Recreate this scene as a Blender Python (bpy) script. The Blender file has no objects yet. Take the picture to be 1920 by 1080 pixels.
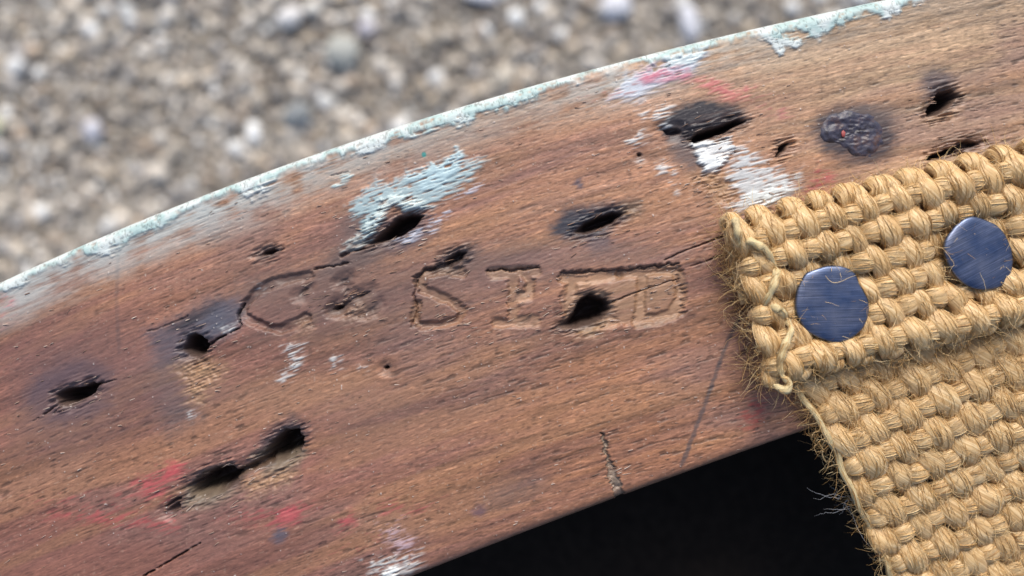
import bpy, math
import numpy as np

# ------------------------------------------------------------------ camera, world, sun, exposure
S = 0.075e-3            # metres per photograph pixel on the face of the rail
D = 0.115               # camera height above the face of the rail
GROUND = -0.36          # gravel lies this far below the rail
sc = bpy.context.scene
cam_d = bpy.data.cameras.new('camera'); cam = bpy.data.objects.new('camera', cam_d)
sc.collection.objects.link(cam); sc.camera = cam
cam.location = (0, 0, D); cam.rotation_euler = (0, 0, 0)
cam_d.sensor_width = 36.0; cam_d.lens = 36.0 * D / (1920 * S)
cam_d.clip_start = 0.002; cam_d.clip_end = 50
cam_d.dof.use_dof = True; cam_d.dof.focus_distance = D - 0.0020
cam_d.dof.aperture_fstop = cam_d.lens / 3.0

SUN_EL = 42.0
world = bpy.data.worlds.new('World'); sc.world = world; world.use_nodes = True
wn = world.node_tree.nodes; wl = world.node_tree.links
sky = wn.new('ShaderNodeTexSky'); sky.sky_type = 'NISHITA'; sky.sun_disc = False
sky.sun_elevation = math.radians(SUN_EL); sky.sun_rotation = 0.0
sky.air_density = 1.0; sky.dust_density = 3.0; sky.ozone_density = 1.0
bg = wn['Background']; bg.inputs['Strength'].default_value = 0.075
wl.new(sky.outputs[0], bg.inputs['Color'])
sun_d = bpy.data.lights.new('sun', 'SUN'); sun = bpy.data.objects.new('sun', sun_d)
sc.collection.objects.link(sun)
sun_d.energy = 1.5; sun_d.angle = math.radians(22); sun_d.color = (1.0, 0.96, 0.9)
sun.rotation_euler = (math.radians(-(90 - SUN_EL)), 0, 0)      # shines from +Y (top of the photograph) downwards
sc.view_settings.view_transform = 'Standard'; sc.view_settings.look = 'None'
sc.view_settings.gamma = 1.0; sc.view_settings.use_curve_mapping = False
sc.view_settings.exposure = 1.02
sc.render.engine = 'CYCLES'

# ------------------------------------------------------------------ helpers
rng = np.random.default_rng(7)
TAB = [rng.random((512, 512)) for _ in range(12)]

def sm(e0, e1, x):
    t = np.clip((x - e0) / (e1 - e0), 0, 1)
    return t * t * (3 - 2 * t)

def vn(u, v, k=0):
    T = TAB[k % 12]
    u = u + 37.7 * k; v = v + 91.3 * k
    iu = np.floor(u).astype(np.int64); iv = np.floor(v).astype(np.int64)
    fu = u - iu; fv = v - iv
    fu = fu * fu * (3 - 2 * fu); fv = fv * fv * (3 - 2 * fv)
    i0 = iu & 511; i1 = (iu + 1) & 511; j0 = iv & 511; j1 = (iv + 1) & 511
    return (T[i0, j0] * (1 - fu) + T[i1, j0] * fu) * (1 - fv) + (T[i0, j1] * (1 - fu) + T[i1, j1] * fu) * fv

def fbm(u, v, k=0, o=3):
    s = 0; a = 1; t = 0
    for i in range(o):
        s = s + a * vn(u * 2 ** i, v * 2 ** i, k + i); t += a; a *= 0.5
    return s / t

def link(name, me, mat=None, parent=None):
    o = bpy.data.objects.new(name, me); sc.collection.objects.link(o)
    if mat is not None and me is not None: me.materials.append(mat)
    if parent is not None: o.parent = parent
    return o

def tag(o, label=None, cat=None, group=None, kind=None):
    for k, v in (('label', label), ('category', cat), ('group', group), ('kind', kind)):
        if v: o[k] = v
    return o

def empty(name, loc):
    o = bpy.data.objects.new(name, None); sc.collection.objects.link(o); o.location = loc
    o.empty_display_size = 0.005
    return o

def mesh_np(name, V, Q, smooth=True, attrs=None):
    """V (n,3), Q (m,k) faces of one size"""
    V = np.ascontiguousarray(V, np.float32); Q = np.ascontiguousarray(Q, np.int32)
    me = bpy.data.meshes.new(name); m, k = Q.shape
    me.vertices.add(len(V)); me.vertices.foreach_set('co', V.ravel())
    me.loops.add(m * k); me.loops.foreach_set('vertex_index', Q.ravel())
    me.polygons.add(m)
    me.polygons.foreach_set('loop_start', np.arange(0, m * k, k, dtype=np.int32))
    me.polygons.foreach_set('loop_total', np.full(m, k, np.int32))
    me.polygons.foreach_set('use_smooth', np.full(m, smooth, bool))
    for n, (typ, data) in (attrs or {}).items():
        a = me.attributes.new(n, typ, 'POINT')
        a.data.foreach_set({'FLOAT': 'value', 'FLOAT_VECTOR': 'vector', 'FLOAT_COLOR': 'color'}[typ],
                           np.ascontiguousarray(data, np.float32).ravel())
    me.update(calc_edges=True); me.validate()
    return me

def W3(P, k=1.0):
    """photograph pixels + height in the same pixel unit -> metres; k = 1 - height/D of the thing as a whole"""
    P = np.asarray(P, float); out = np.empty_like(P)
    out[..., 0] = (P[..., 0] - 960) * S * k; out[..., 1] = (540 - P[..., 1]) * S * k; out[..., 2] = P[..., 2] * S
    return out

def mat(name):
    m = bpy.data.materials.new(name); m.use_nodes = True
    nt = m.node_tree; b = nt.nodes['Principled BSDF']
    return m, nt, b

def node(nt, typ, **kw):
    n = nt.nodes.new(typ)
    for k, v in kw.items():
        if k in n.inputs: n.inputs[k].default_value = v
        else: setattr(n, k, v)
    return n

# ------------------------------------------------------------------ ground and gravel
m_gr, nt, b = mat('dry_earth')
tc = node(nt, 'ShaderNodeTexCoord'); nz = node(nt, 'ShaderNodeTexNoise', Scale=90.0, Detail=6.0)
rp = node(nt, 'ShaderNodeValToRGB'); rp.color_ramp.elements[0].position = .35; rp.color_ramp.elements[1].position = .7
rp.color_ramp.elements[0].color = (.20, .175, .145, 1); rp.color_ramp.elements[1].color = (.44, .40, .34, 1)
nt.links.new(tc.outputs['Object'], nz.inputs['Vector']); nt.links.new(nz.outputs['Fac'], rp.inputs['Fac'])
nt.links.new(rp.outputs['Color'], b.inputs['Base Color']); b.inputs['Roughness'].default_value = .9
g = link('ground', mesh_np('ground', np.array([[-3, -3, GROUND], [3, -3, GROUND], [3, 3, GROUND], [-3, 3, GROUND]]),
                           np.array([[0, 1, 2, 3]]), False), m_gr)
tag(g, 'dry earth ground beneath the gravel', 'ground', kind='structure')

m_pb, nt, b = mat('pebble_stone')
at = node(nt, 'ShaderNodeAttribute', attribute_name='Col')
tc = node(nt, 'ShaderNodeTexCoord'); nz = node(nt, 'ShaderNodeTexNoise', Scale=600.0, Detail=4.0)
mx = node(nt, 'ShaderNodeMix', data_type='RGBA', blend_type='MULTIPLY'); mx.inputs[0].default_value = .6
mp = node(nt, 'ShaderNodeMapRange'); mp.inputs[1].default_value = .3; mp.inputs[2].default_value = .7; mp.inputs[3].default_value = .55; mp.inputs[4].default_value = 1.2
nt.links.new(tc.outputs['Object'], nz.inputs['Vector']); nt.links.new(nz.outputs['Fac'], mp.inputs[0])
nt.links.new(at.outputs['Color'], mx.inputs[6]); nt.links.new(mp.outputs[0], mx.inputs[7])
nt.links.new(mx.outputs[2], b.inputs['Base Color']); b.inputs['Roughness'].default_value = .55

def ico():
    t = (1 + 5 ** .5) / 2
    v = np.array([[-1, t, 0], [1, t, 0], [-1, -t, 0], [1, -t, 0], [0, -1, t], [0, 1, t], [0, -1, -t], [0, 1, -t], [t, 0, -1], [t, 0, 1], [-t, 0, -1], [-t, 0, 1]], float)
    v /= np.linalg.norm(v[0])
    f = np.array([[0, 11, 5], [0, 5, 1], [0, 1, 7], [0, 7, 10], [0, 10, 11], [1, 5, 9], [5, 11, 4], [11, 10, 2], [10, 7, 6], [7, 1, 8],
                  [3, 9, 4], [3, 4, 2], [3, 2, 6], [3, 6, 8], [3, 8, 9], [4, 9, 5], [2, 4, 11], [6, 2, 10], [8, 6, 7], [9, 8, 1]])
    return v, f

def ico_sub(v, f):
    v = list(map(tuple, v)); cache = {}; nf = []
    def mid(a, b_):
        k = (min(a, b_), max(a, b_))
        if k not in cache:
            p = (np.array(v[a]) + np.array(v[b_])) / 2; p /= np.linalg.norm(p); cache[k] = len(v); v.append(tuple(p))
        return cache[k]
    for a, b_, c in f:
        x, y, z = mid(a, b_), mid(b_, c), mid(c, a)
        nf += [[a, x, z], [b_, y, x], [c, z, y], [x, y, z]]
    return np.array(v), np.array(nf)

IV, IF = ico()
PAL = np.array([[.34, .30, .25], [.24, .21, .18], [.42, .38, .33], [.20, .155, .115], [.30, .245, .18], [.15, .135, .125],
                [.52, .49, .45], [.27, .26, .26], [.36, .27, .19], [.66, .63, .59]])
PAL = PAL.mean(1, keepdims=True) * .1 + PAL * .9; PAL = np.clip((PAL * 1.35 + .085) * [1.0, .975, .93], 0, .85)
PALP = np.array([.16, .14, .13, .10, .10, .11, .10, .08, .04, .08]); PALP /= PALP.sum()
def gravel():
    Vs, Fs, Cs = [], [], []; n = 0
    OV = np.array([[1, 0, 0], [0, 1, 0], [-1, 0, 0], [0, -1, 0], [0, 0, 1], [0, 0, -1]], float); OF = np.array([[0, 1, 4], [1, 2, 4], [2, 3, 4], [3, 0, 4], [1, 0, 5], [2, 1, 5], [3, 2, 5], [0, 3, 5]])
    def layer(x0, x1, y0, y1, step, rmin, rmax, zoff, small=False, skip=False):
        bv, bf = (OV * 1.15, OF) if small else (IV, IF); nb = len(bv)
        xs, ys = np.meshgrid(np.arange(x0, x1, step), np.arange(y0, y1, step))
        xs = xs.ravel() + rng.normal(0, step * .35, xs.size); ys = ys.ravel() + rng.normal(0, step * .35, ys.size)
        if skip:
            keep = (np.abs(xs) > .45) | (ys < -.055) | (ys > .335); xs, ys = xs[keep], ys[keep]
        N = xs.size
        r = rmin + (rmax - rmin) * rng.random(N) ** 2.2
        sc3 = r[:, None] * np.stack([.8 + .5 * rng.random(N), .8 + .5 * rng.random(N), .5 + .25 * rng.random(N)], 1)
        V = bv[None] * (1 + .28 * (rng.random((N, nb, 1)) - .5)) * sc3[:, None]
        a = rng.random(N) * 6.283; ca, sa = np.cos(a), np.sin(a)
        X = V[..., 0] * ca[:, None] - V[..., 1] * sa[:, None]; Y = V[..., 0] * sa[:, None] + V[..., 1] * ca[:, None]
        P = np.stack([X + xs[:, None], Y + ys[:, None], V[..., 2] + GROUND + zoff + r[:, None] * .45], -1)
        c = PAL[rng.choice(len(PAL), N, p=PALP)] * (.85 + .3 * rng.random((N, 1))) * (.70 + .60 * fbm(xs / .028 + 50, ys / .028 + 50, 4, 2))[:, None]
        return P.reshape(-1, 3), (bf[None] + (np.arange(N) * nb)[:, None, None]).reshape(-1, 3), np.repeat(c, nb, 0)
    for L in (layer(-.46, .46, -.06, .34, .0036, .0012, .0027, 0, True), layer(-1.2, 1.2, -.3, 1.1, .0125, .003, .0085, 0, True, True), layer(-.46, .46, -.06, .34, .0066, .0016, .0056, .0008)):
        Vs.append(L[0]); Fs.append(L[1] + n); Cs.append(L[2]); n += len(L[0])
    V = np.concatenate(Vs); C = np.concatenate(Cs)
    me = mesh_np('gravel', V, np.concatenate(Fs), True, {'Col': ('FLOAT_COLOR', np.c_[C, np.ones(len(C))])})
    tag(link('gravel', me, m_pb), 'loose beige and grey gravel spread over the ground', 'gravel', kind='stuff')
gravel()

IV2, IF2 = ico_sub(*ico_sub(IV, IF))
GK = (D - GROUND) / D
def pebble(px, py, w, h, ang, col, label):
    r = np.random.default_rng(int(px * 7 + py))
    n = fbm(IV2[:, 0] * 1.7 + 9 + px, IV2[:, 1] * 1.7 + IV2[:, 2] * 1.3 + 5, 2)
    V = IV2 * (1 + .5 * (n[:, None] - .5))
    V = V * np.array([w / 2, h / 2, min(w, h) * .30]) * S * GK * .82
    c, s = math.cos(math.radians(ang)), math.sin(math.radians(ang))
    V = np.stack([V[:, 0] * c - V[:, 1] * s, V[:, 0] * s + V[:, 1] * c, V[:, 2]], 1)
    me = mesh_np('pebble', V, IF2, True, {'Col': ('FLOAT_COLOR', np.tile(np.r_[col, 1.0], (len(V), 1)))})
    o = link('pebble', me, m_pb); o.location = ((px - 960) * S * GK, (540 - py) * S * GK, GROUND + .0062)
    tag(o, label, 'pebble', 'larger pebbles lying on the gravel')
pebble(548, 38, 62, 46, 20, (.80, .78, .76), 'cream white angular pebble lying on the gravel')
pebble(592, 22, 34, 30, 0, (.86, .84, .78), 'small bright white pebble touching the cream angular one')
pebble(40, 128, 42, 36, 0, (.85, .85, .83), 'round chalk white pebble lying alone on the gravel')
pebble(1152, 20, 76, 62, 30, (.68, .69, .74), 'large bluish white rounded pebble on the gravel')
pebble(1288, 48, 44, 84, 12, (.69, .70, .75), 'long narrow bluish white pebble close to the wooden rail')
pebble(645, 105, 74, 80, 0, (.40, .41, .38), 'large greenish grey pebble on the gravel')
pebble(560, 222, 66, 56, 25, (.24, .26, .27), 'dark slate grey pebble on the gravel near the rail')
pebble(183, 248, 44, 46, 0, (.62, .62, .68), 'pale lilac grey pebble on the gravel')
pebble(905, 2, 74, 26, -5, (.62, .63, .69), 'flat pale blue grey pebble on the gravel')
pebble(945, 150, 46, 60, 0, (.58, .52, .43), 'warm beige pebble touching the outline of the rail')
pebble(690, 60, 40, 40, 0, (.50, .48, .53), 'mid grey mauve pebble beside the large greenish one')
pebble(4, 240, 34, 40, 0, (.80, .78, .55), 'yellowish white pebble on the gravel')

# ------------------------------------------------------------------ the wooden rail: one relief mesh
tp = np.array([[0, 530], [100, 478], [200, 432], [350, 374], [500, 318], [640, 273], [800, 217], [960, 169], [1100, 130], [1240, 92], [1400, 50], [1550, 18], [1650, 0]], float)
bp = np.array([[1600, 775], [1520, 806], [1440, 841], [1300, 889], [1160, 933], [1000, 988], [900, 1032], [800, 1079]], float)
cT = np.polyfit(tp[:, 0], tp[:, 1], 3); cB = np.polyfit(bp[:, 0], bp[:, 1], 2)
def yT(x):
    xc = np.clip(x, -60, 1760)
    return np.polyval(cT, xc) + np.polyval(np.polyder(cT), xc) * (x - xc)
def yB(x):
    xc = np.clip(x, 700, 1650)
    return np.polyval(cB, xc) + np.polyval(np.polyder(cB), xc) * (x - xc)

cols = np.concatenate([np.arange(-700, -60, 16), np.arange(-60, 1980, 1.76), np.arange(1980, 2700, 16)])
RT, RB, THICK = 22.0, 17.0, 420.0
NF, NR = 472, 8
ph = np.linspace(0, math.pi / 2, NR + 1)[1:]
t = np.linspace(0, 1, NF)
top = yT(cols); bot = yB(cols)
nx = len(cols)
Yflat = (top + RT)[None] + ((bot - RB) - (top + RT))[None] * t[:, None]
Yr_t = top[None] + RT * (1 - np.sin(ph[::-1]))[:, None]; Zr_t = np.repeat(-RT * (1 - np.cos(ph[::-1]))[:, None], nx, 1)
Yr_b = bot[None] - RB * (1 - np.sin(ph))[:, None]; Zr_b = np.repeat(-RB * (1 - np.cos(ph))[:, None], nx, 1)
wz = np.array([-30, -60, -110, -200, -310, -THICK])
Yw_t = np.repeat(top[None], len(wz), 0); Zw_t = np.repeat(wz[::-1][:, None], nx, 1)
Yw_b = np.repeat(bot[None], len(wz), 0); Zw_b = np.repeat(wz[:, None], nx, 1)
GY = np.concatenate([Yw_t, Yr_t, Yflat, Yr_b, Yw_b]); GZ = np.concatenate([Zw_t, Zr_t, np.zeros_like(Yflat), Zr_b, Zw_b])
GX = np.repeat(cols[None], len(GY), 0)
NRW = len(GY); SH = GY.shape
X = GX.ravel(); Y = GY.ravel()
FLATW = (GZ.ravel() > -3).astype(float)               # relief acts on the face only
A = X; B = Y + 0.43 * X - 0.00006 * X * X               # along / across the grain
Hh = np.zeros_like(X)
WALL = GZ.ravel() < -28
n_grain = fbm(A / 24, B / 2.5, 0, 2); n_fine = vn(A / 14, B / 1.7, 3); n_mid = fbm(A / 120, B / 9, 4, 3); n_big = fbm(A / 420, B / 60, 6, 3)
n_iso = fbm(X / 9, Y / 9, 8, 3); n_iso2 = fbm(X / 40, Y / 40, 9, 3)
rag = (fbm(A / 26, B / 4, 1, 2) - .5); rag2 = (n_iso - .5)
DX = X + rag * 22 + rag2 * 7; DY = Y - rag * 8 + rag2 * 9    # torn along the grain

# base colour of old beech
c_or = np.array([.325, .165, .100]); c_pu = np.array([.235, .120, .095]); c_ta = np.array([.400, .275, .175]); c_rd = np.array([.250, .105, .080])
C = np.empty((X.size, 3))
w1 = sm(.32, .68, n_big * .6 + n_mid * .4)
C[:] = c_pu + (c_or - c_pu) * w1[:, None]
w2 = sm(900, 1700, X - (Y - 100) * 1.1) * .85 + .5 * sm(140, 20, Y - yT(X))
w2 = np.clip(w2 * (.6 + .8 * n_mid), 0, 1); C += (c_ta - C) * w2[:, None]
w3 = sm(420, 900, Y + 0.2 * (800 - X)) * sm(1150, 250, X) * .75; C += (c_rd - C) * w3[:, None]  # redder wood at lower left, also darkened to imitate light fall-off
w4 = sm(700, 1300, X) * sm(560, 760, Y) * .55 * (.5 + n_mid); C += (np.array([.42, .190, .090]) - C) * np.clip(w4, 0, 1)[:, None]
n_vein = fbm(A / 700, B / 34, 2, 3); n_cloud = fbm(X / 260, Y / 150, 5, 3)
C *= (1 + .55 * (n_grain - .5) + .30 * (n_fine - .5) + .9 * (n_vein - .5))[:, None]
cool = sm(.5, .72, n_cloud * .7 + n_vein * .3) * .55; C += (np.array([.215, .135, .125]) - C) * cool[:, None]
warm = sm(.5, .70, fbm(A / 330, B / 45, 8, 3)) * .5; C += (np.array([.38, .20, .105]) - C) * warm[:, None]
dash = sm(.74, .88, vn(A / 22, B / 3.3, 5)) * (.15 + .85 * sm(.42, .66, n_cloud + .25 * sm(900, 1300, X) * sm(500, 700, Y)))
C *= (1 - .50 * dash)[:, None]
C *= (1 - .28 * sm(.58, .8, fbm(A / 300, B / 14, 7, 2)))[:, None]
pale = sm(.80, .92, vn(A / 20, B / 2.4, 2)); C += (C * .45) * pale[:, None]
pore = sm(.66, .92, vn(A / 10, B / 1.9, 7)); C *= (1 - .40 * pore)[:, None]
C *= (1 + .34 * (vn(A / 5.5, B / 1.7, 10) - .5) + .16 * (rng.random(X.size) - .5))[:, None]
glint = sm(.86, .97, vn(A / 6, B / 1.8, 11)); C += (np.array([.50, .36, .28]) - C) * (glint * .45)[:, None]  # pale fibre specks that put tiny glints into the colour
Hh += .42 * (n_grain - .5) + .30 * (n_fine - .5) - .9 * dash - .35 * pore + .22 * (rng.random(X.size) - .5) + .25 * (vn(A / 9, B / 3.2, 11) - .5) + .7 * (n_mid - .5) + 2 * (fbm(X / 160, Y / 90, 10, 2) - .5) + .3 * (vn(A / 7, B / 2.2, 9) - .5)

def sdf(poly, x, y):
    P = np.asarray(poly, float); Q = np.roll(P, -1, 0)
    d2 = np.full(x.shape, 1e18); ins = np.zeros(x.shape, bool)
    for (x0, y0), (x1, y1) in zip(P, Q):
        ex, ey = x1 - x0, y1 - y0
        tt = np.clip(((x - x0) * ex + (y - y0) * ey) / (ex * ex + ey * ey + 1e-9), 0, 1)
        d2 = np.minimum(d2, (x - x0 - tt * ex) ** 2 + (y - y0 - tt * ey) ** 2)
        c = (y0 > y) != (y1 > y)
        ins ^= c & (x < (x1 - x0) * (y - y0) / (y1 - y0 + 1e-12) + x0)
    d = np.sqrt(d2)
    return np.where(ins, d, -d)

def sdl(line, x, y):
    """distance to a polyline and position along it"""
    d2 = np.full(x.shape, 1e18); pos = np.zeros(x.shape); L = np.asarray(line, float); n = len(L) - 1
    for i in range(n):
        ex, ey = L[i + 1] - L[i]
        tt = np.clip(((x - L[i, 0]) * ex + (y - L[i, 1]) * ey) / (ex * ex + ey * ey + 1e-9), 0, 1)
        q = (x - L[i, 0] - tt * ex) ** 2 + (y - L[i, 1] - tt * ey) ** 2
        pos = np.where(q < d2, (i + tt) / n, pos); d2 = np.minimum(d2, q)
    return np.sqrt(d2), pos

def win(pts, pad):
    P = np.asarray(pts, float)
    return np.nonzero((X > P[:, 0].min() - pad) & (X < P[:, 0].max() + pad) & (Y > P[:, 1].min() - pad) & (Y < P[:, 1].max() + pad) & ~WALL)[0]

def ell(cx, cy, rx, ry, ang=-20, n=20):
    a = np.linspace(0, 2 * math.pi, n, endpoint=False); c, s = math.cos(math.radians(ang)), math.sin(math.radians(ang))
    return [(cx + rx * math.cos(q) * c - ry * math.sin(q) * s, cy + rx * math.cos(q) * s + ry * math.sin(q) * c) for q in a]

def mixc(i, col, m):
    C[i] += (np.asarray(col) - C[i]) * np.clip(m, 0, 1)[:, None]

def stain(poly, col=(.045, .038, .052), k=.8, soft=18, ragk=1.0):
    i = win(poly, soft + 30)
    d = sdf(poly, X[i] + (DX[i] - X[i]) * ragk, Y[i] + (DY[i] - Y[i]) * ragk)
    soft = soft * 1.45; col = np.asarray(col); col = col * .8 + col.mean() * np.array([1.03, .98, .99]) * .2 if col.max() < .13 else col
    if col.max() < .13 and soft > 12: k, d = k * 1.12, d + 3
    m = sm(-soft, soft, d) * k * (.62 + .75 * (n_mid[i] * .5 + n_grain[i] * .5))
    mixc(i, col, m)

def paint(poly, col=(.62, .68, .66), cover=.75, thick=2.0, soft=3, ragk=1.0, body=.5):
    """old paint: follows the grain, missing in streaks, a film of its own thickness"""
    i = win(poly, 30)
    d = sdf(poly, X[i] + (DX[i] - X[i]) * ragk, Y[i] + (DY[i] - Y[i]) * ragk)
    s = n_grain[i] * .48 + n_fine[i] * .26 + n_iso[i] * .26 + vn(A[i] / 18, B[i] / 4, 11) * .2
    cv = cover * (.72 + .28 * sm(-8, 20, d))
    m = sm(-soft * 1.6, soft * 1.6, d + (s - .6) * 22) * sm(1.0 - cv - .10, 1.0 - cv + .14, s)
    mixc(i, np.asarray(col) , m * (.80 + .2 * body) * .97)
    C[i] *= (1 - .16 * m * (n_iso[i] - .35))[:, None]
    Hh[i] += thick * m

def hole(poly, depth=95, wall=8, ragk=.3, rim=True, col=(.085, .052, .040), lip=False):
    i = win(poly, 34)
    d = sdf(poly, X[i] + (DX[i] - X[i]) * ragk, Y[i] + (DY[i] - Y[i]) * ragk)
    P_ = np.asarray(poly); low = sm(-.1, .9, (Y[i] - P_[:, 1].mean()) / (np.ptp(P_[:, 1]) * .5 + 1e-6))
    Hh[i] -= depth * sm(-1.5, wall * (1 + 1.5 * low) + 5 * (n_iso[i] - .5), d) * (.75 + .25 * sm(0, 30, d))
    Hh[i] -= 7 * sm(-18, 0, d) * (.2 + n_iso2[i]) + 4 * sm(-14, 2, d) * (n_iso[i] - .4)
    if rim: Hh[i] += 9 * np.exp(-((d + 6) / 8) ** 2) * (n_grain[i] * .7 + n_fine[i] * .3 - .42) * 1.8
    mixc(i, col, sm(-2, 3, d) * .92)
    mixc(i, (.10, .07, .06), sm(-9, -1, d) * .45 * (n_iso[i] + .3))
    # the lower lip is worn open and olive brown
    if lip: mixc(i, (.20, .155, .105), sm(-26, -2, d) * sm(0, 14, DY[i] - Y[i].mean()) * .6 * (n_iso[i] + .4))

def groove(line, w0, w1, depth, col=None, k=.6, ragk=.3, soft=2.5, thin=.62, brk=.36):
    i = win(line, 30)
    d, p = sdl(line, X[i] + (DX[i] - X[i]) * ragk, Y[i] + (DY[i] - Y[i]) * ragk)
    w = (w0 + (w1 - w0) * p) * (.25 + 1.0 * n_iso2[i]) * thin
    m = sm(w * .5 + soft * .6, w * .5 - soft * .4, d) * sm(brk, brk + .18, .6 * n_iso[i] + .6 * n_iso2[i])
    Hh[i] -= depth * m
    if col is not None: mixc(i, col, m * k)
    return i, m, d

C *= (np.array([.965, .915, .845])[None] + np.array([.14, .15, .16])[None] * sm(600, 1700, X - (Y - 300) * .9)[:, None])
# --- stains and discoloured wood
stain(ell(130, 733, 80, 54, -18), (.070, .060, .085), .62, 16)
stain(ell(112, 706, 52, 13, -30), (.040, .042, .085), .62, 8); stain(ell(150, 772, 60, 10, -14), (.06, .06, .10), .4, 8); stain(ell(72, 728, 9, 26, 20), (.045, .045, .085), .5, 8); stain(ell(185, 700, 26, 14, 30), (.045, .045, .075), .4, 10)
stain([(275, 622), (330, 600), (390, 566), (450, 556), (455, 585), (440, 615), (395, 640), (340, 690), (300, 690)], (.085, .075, .098), .75, 14)
stain([(315, 618), (355, 590), (420, 560), (400, 585), (345, 615)], (.022, .018, .026), .9, 8)
stain(ell(420, 595, 36, 22, -25), (.075, .080, .115), .7, 12)
stain([(290, 680), (340, 720), (370, 780), (320, 810), (290, 760)], (.105, .090, .095), .55, 25)
stain([(640, 400), (700, 380), (730, 420), (690, 460), (640, 480)], (.10, .085, .085), .55, 22)
stain([(620, 480), (690, 462), (780, 440), (700, 490), (640, 510), (600, 520)], (.075, .058, .058), .75, 14)
stain(ell(765, 440, 46, 22, -25), (.075, .070, .105), .65, 14)
stain([(1035, 430), (1060, 395), (1120, 385), (1195, 380), (1200, 392), (1150, 420), (1120, 445), (1060, 448)], (.030, .030, .045), .92, 11)
stain(ell(1125, 455, 22, 14, -20), (.05, .055, .085), .6, 10); stain(ell(1085, 345, 8, 9), (.06, .055, .09), .8, 4)
stain([(1240, 235), (1265, 205), (1320, 188), (1385, 205), (1400, 225), (1340, 255), (1300, 275), (1255, 262)], (.032, .026, .032), .95, 9)
stain([(1255, 250), (1300, 265), (1330, 300), (1300, 320), (1265, 300)], (.10, .075, .075), .7, 12)
stain(ell(1603, 252, 78, 54, 10), (.050, .036, .042), .82, 12); stain(ell(1640, 215, 40, 16, 10), (.12, .085, .075), .6, 14)
stain(ell(1755, 160, 30, 26, 40), (.075, .060, .070), .75, 13); stain([(1750, 150), (1830, 135), (1910, 160), (1830, 160)], (.16, .11, .095), .55, 14)
stain(ell(855, 488, 42, 22, -28), (.080, .056, .050), .75, 10)
stain(ell(500, 474, 26, 13, -18), (.09, .06, .05), .7, 7)
stain([(470, 860), (520, 800), (548, 778), (575, 800), (560, 870), (500, 885)], (.055, .038, .048), .75, 11)
stain([(330, 950), (360, 900), (430, 868), (450, 900), (400, 945)], (.075, .052, .05), .7, 10)
stain([(1040, 620), (1070, 590), (1110, 545), (1150, 560), (1150, 595), (1110, 625)], (.070, .055, .050), .75, 7)
stain([(560, 560), (640, 520), (700, 530), (720, 560), (690, 590), (600, 590)], (.13, .085, .072), .5, 16)
stain([(450, 540), (600, 500), (700, 490), (560, 545), (470, 570)], (.11, .075, .070), .55, 16)
stain([(880, 470), (1100, 440), (1290, 470), (1260, 500), (1000, 510), (900, 520)], (.15, .10, .090), .45, 20)
stain([(0, 545), (60, 515), (90, 560), (40, 600), (0, 610)], (.36, .31, .28), .65, 20)
stain([(20, 520), (200, 440), (420, 400), (500, 420), (300, 480), (60, 590)], (.33, .25, .21), .45, 25)
stain([(260, 700), (700, 700), (760, 760), (500, 780)], (.30, .18, .12), .35, 40)
for p in ([(330, 688), (380, 672), (420, 690), (400, 720), (350, 715)], [(355, 715), (385, 720), (380, 755), (355, 750)], [(1300, 330), (1345, 320), (1370, 345), (1375, 385), (1340, 370)],
          [(1735, 215), (1790, 208), (1795, 220), (1745, 232)], [(1080, 618), (1130, 608), (1120, 628), (1085, 630)], [(560, 600), (585, 595), (580, 622), (555, 625)],
          [(1170, 385), (1195, 382), (1195, 400), (1175, 402)], [(450, 905), (520, 880), (560, 862), (540, 900), (470, 930)], [(620, 585), (690, 560), (700, 590), (650, 600)]):
    stain(p, (.42, .255, .13), .62, 15, 1.5); i = win(p, 10); d = sdf(p, DX[i], DY[i]); Hh[i] += sm(-10, 8, d) * (n_iso[i] * .6 + n_grain[i] * .4 - .6) * 13

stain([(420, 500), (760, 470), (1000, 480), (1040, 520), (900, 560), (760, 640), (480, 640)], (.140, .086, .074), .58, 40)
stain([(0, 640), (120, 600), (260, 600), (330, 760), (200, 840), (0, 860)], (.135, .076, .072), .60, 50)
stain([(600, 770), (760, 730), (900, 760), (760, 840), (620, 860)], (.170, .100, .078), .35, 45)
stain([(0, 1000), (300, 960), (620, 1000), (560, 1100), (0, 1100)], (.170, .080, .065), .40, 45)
# --- the stamped word: letters pressed into the face
def stamp(lines, w, depth, light=.35):
    pts = [q for l in lines for q in l]; i = win(pts, 26)
    d = np.full(i.size, 1e9)
    for l in lines: d = np.minimum(d, sdl(l, X[i] + (DX[i] - X[i]) * .4, Y[i] + (DY[i] - Y[i]) * .4)[0])
    m = sm(w / 2 + 4.5, w / 2 - 3.5, d + 9 * (n_iso2[i] - .5))
    Hh[i] -= depth * .85 * m * (.15 + 1.3 * n_iso2[i])
    mixc(i, (.40, .25, .14), m * light * (.5 + n_iso[i]))
stamp([[(578, 517), (545, 522), (510, 531), (480, 548), (460, 572), (455, 590), (474, 602), (500, 613), (525, 618), (550, 609), (574, 594)]], 15, 12, .03)
stain([(450, 590), (462, 560), (500, 528), (580, 510), (582, 520), (510, 540), (474, 570)], (.085, .055, .048), .6, 5)  # shade inside the upper stroke of the C, painted as a dark line
for pl, dp in (([(556, 556), (564, 544), (572, 538), (580, 540), (570, 550), (566, 557)], 13), ([(632, 530), (642, 522), (658, 518), (652, 527), (640, 533)], 9), ([(640, 552), (648, 540), (655, 544), (646, 553)], 12), ([(618, 584), (630, 568), (655, 562), (672, 550), (698, 543), (688, 553), (660, 565), (640, 584)], 17), ([(680, 590), (690, 578), (712, 568), (700, 584)], 9)):
    hole(pl, dp * .8, 6, .3, False, (.13, .082, .066))
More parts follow.
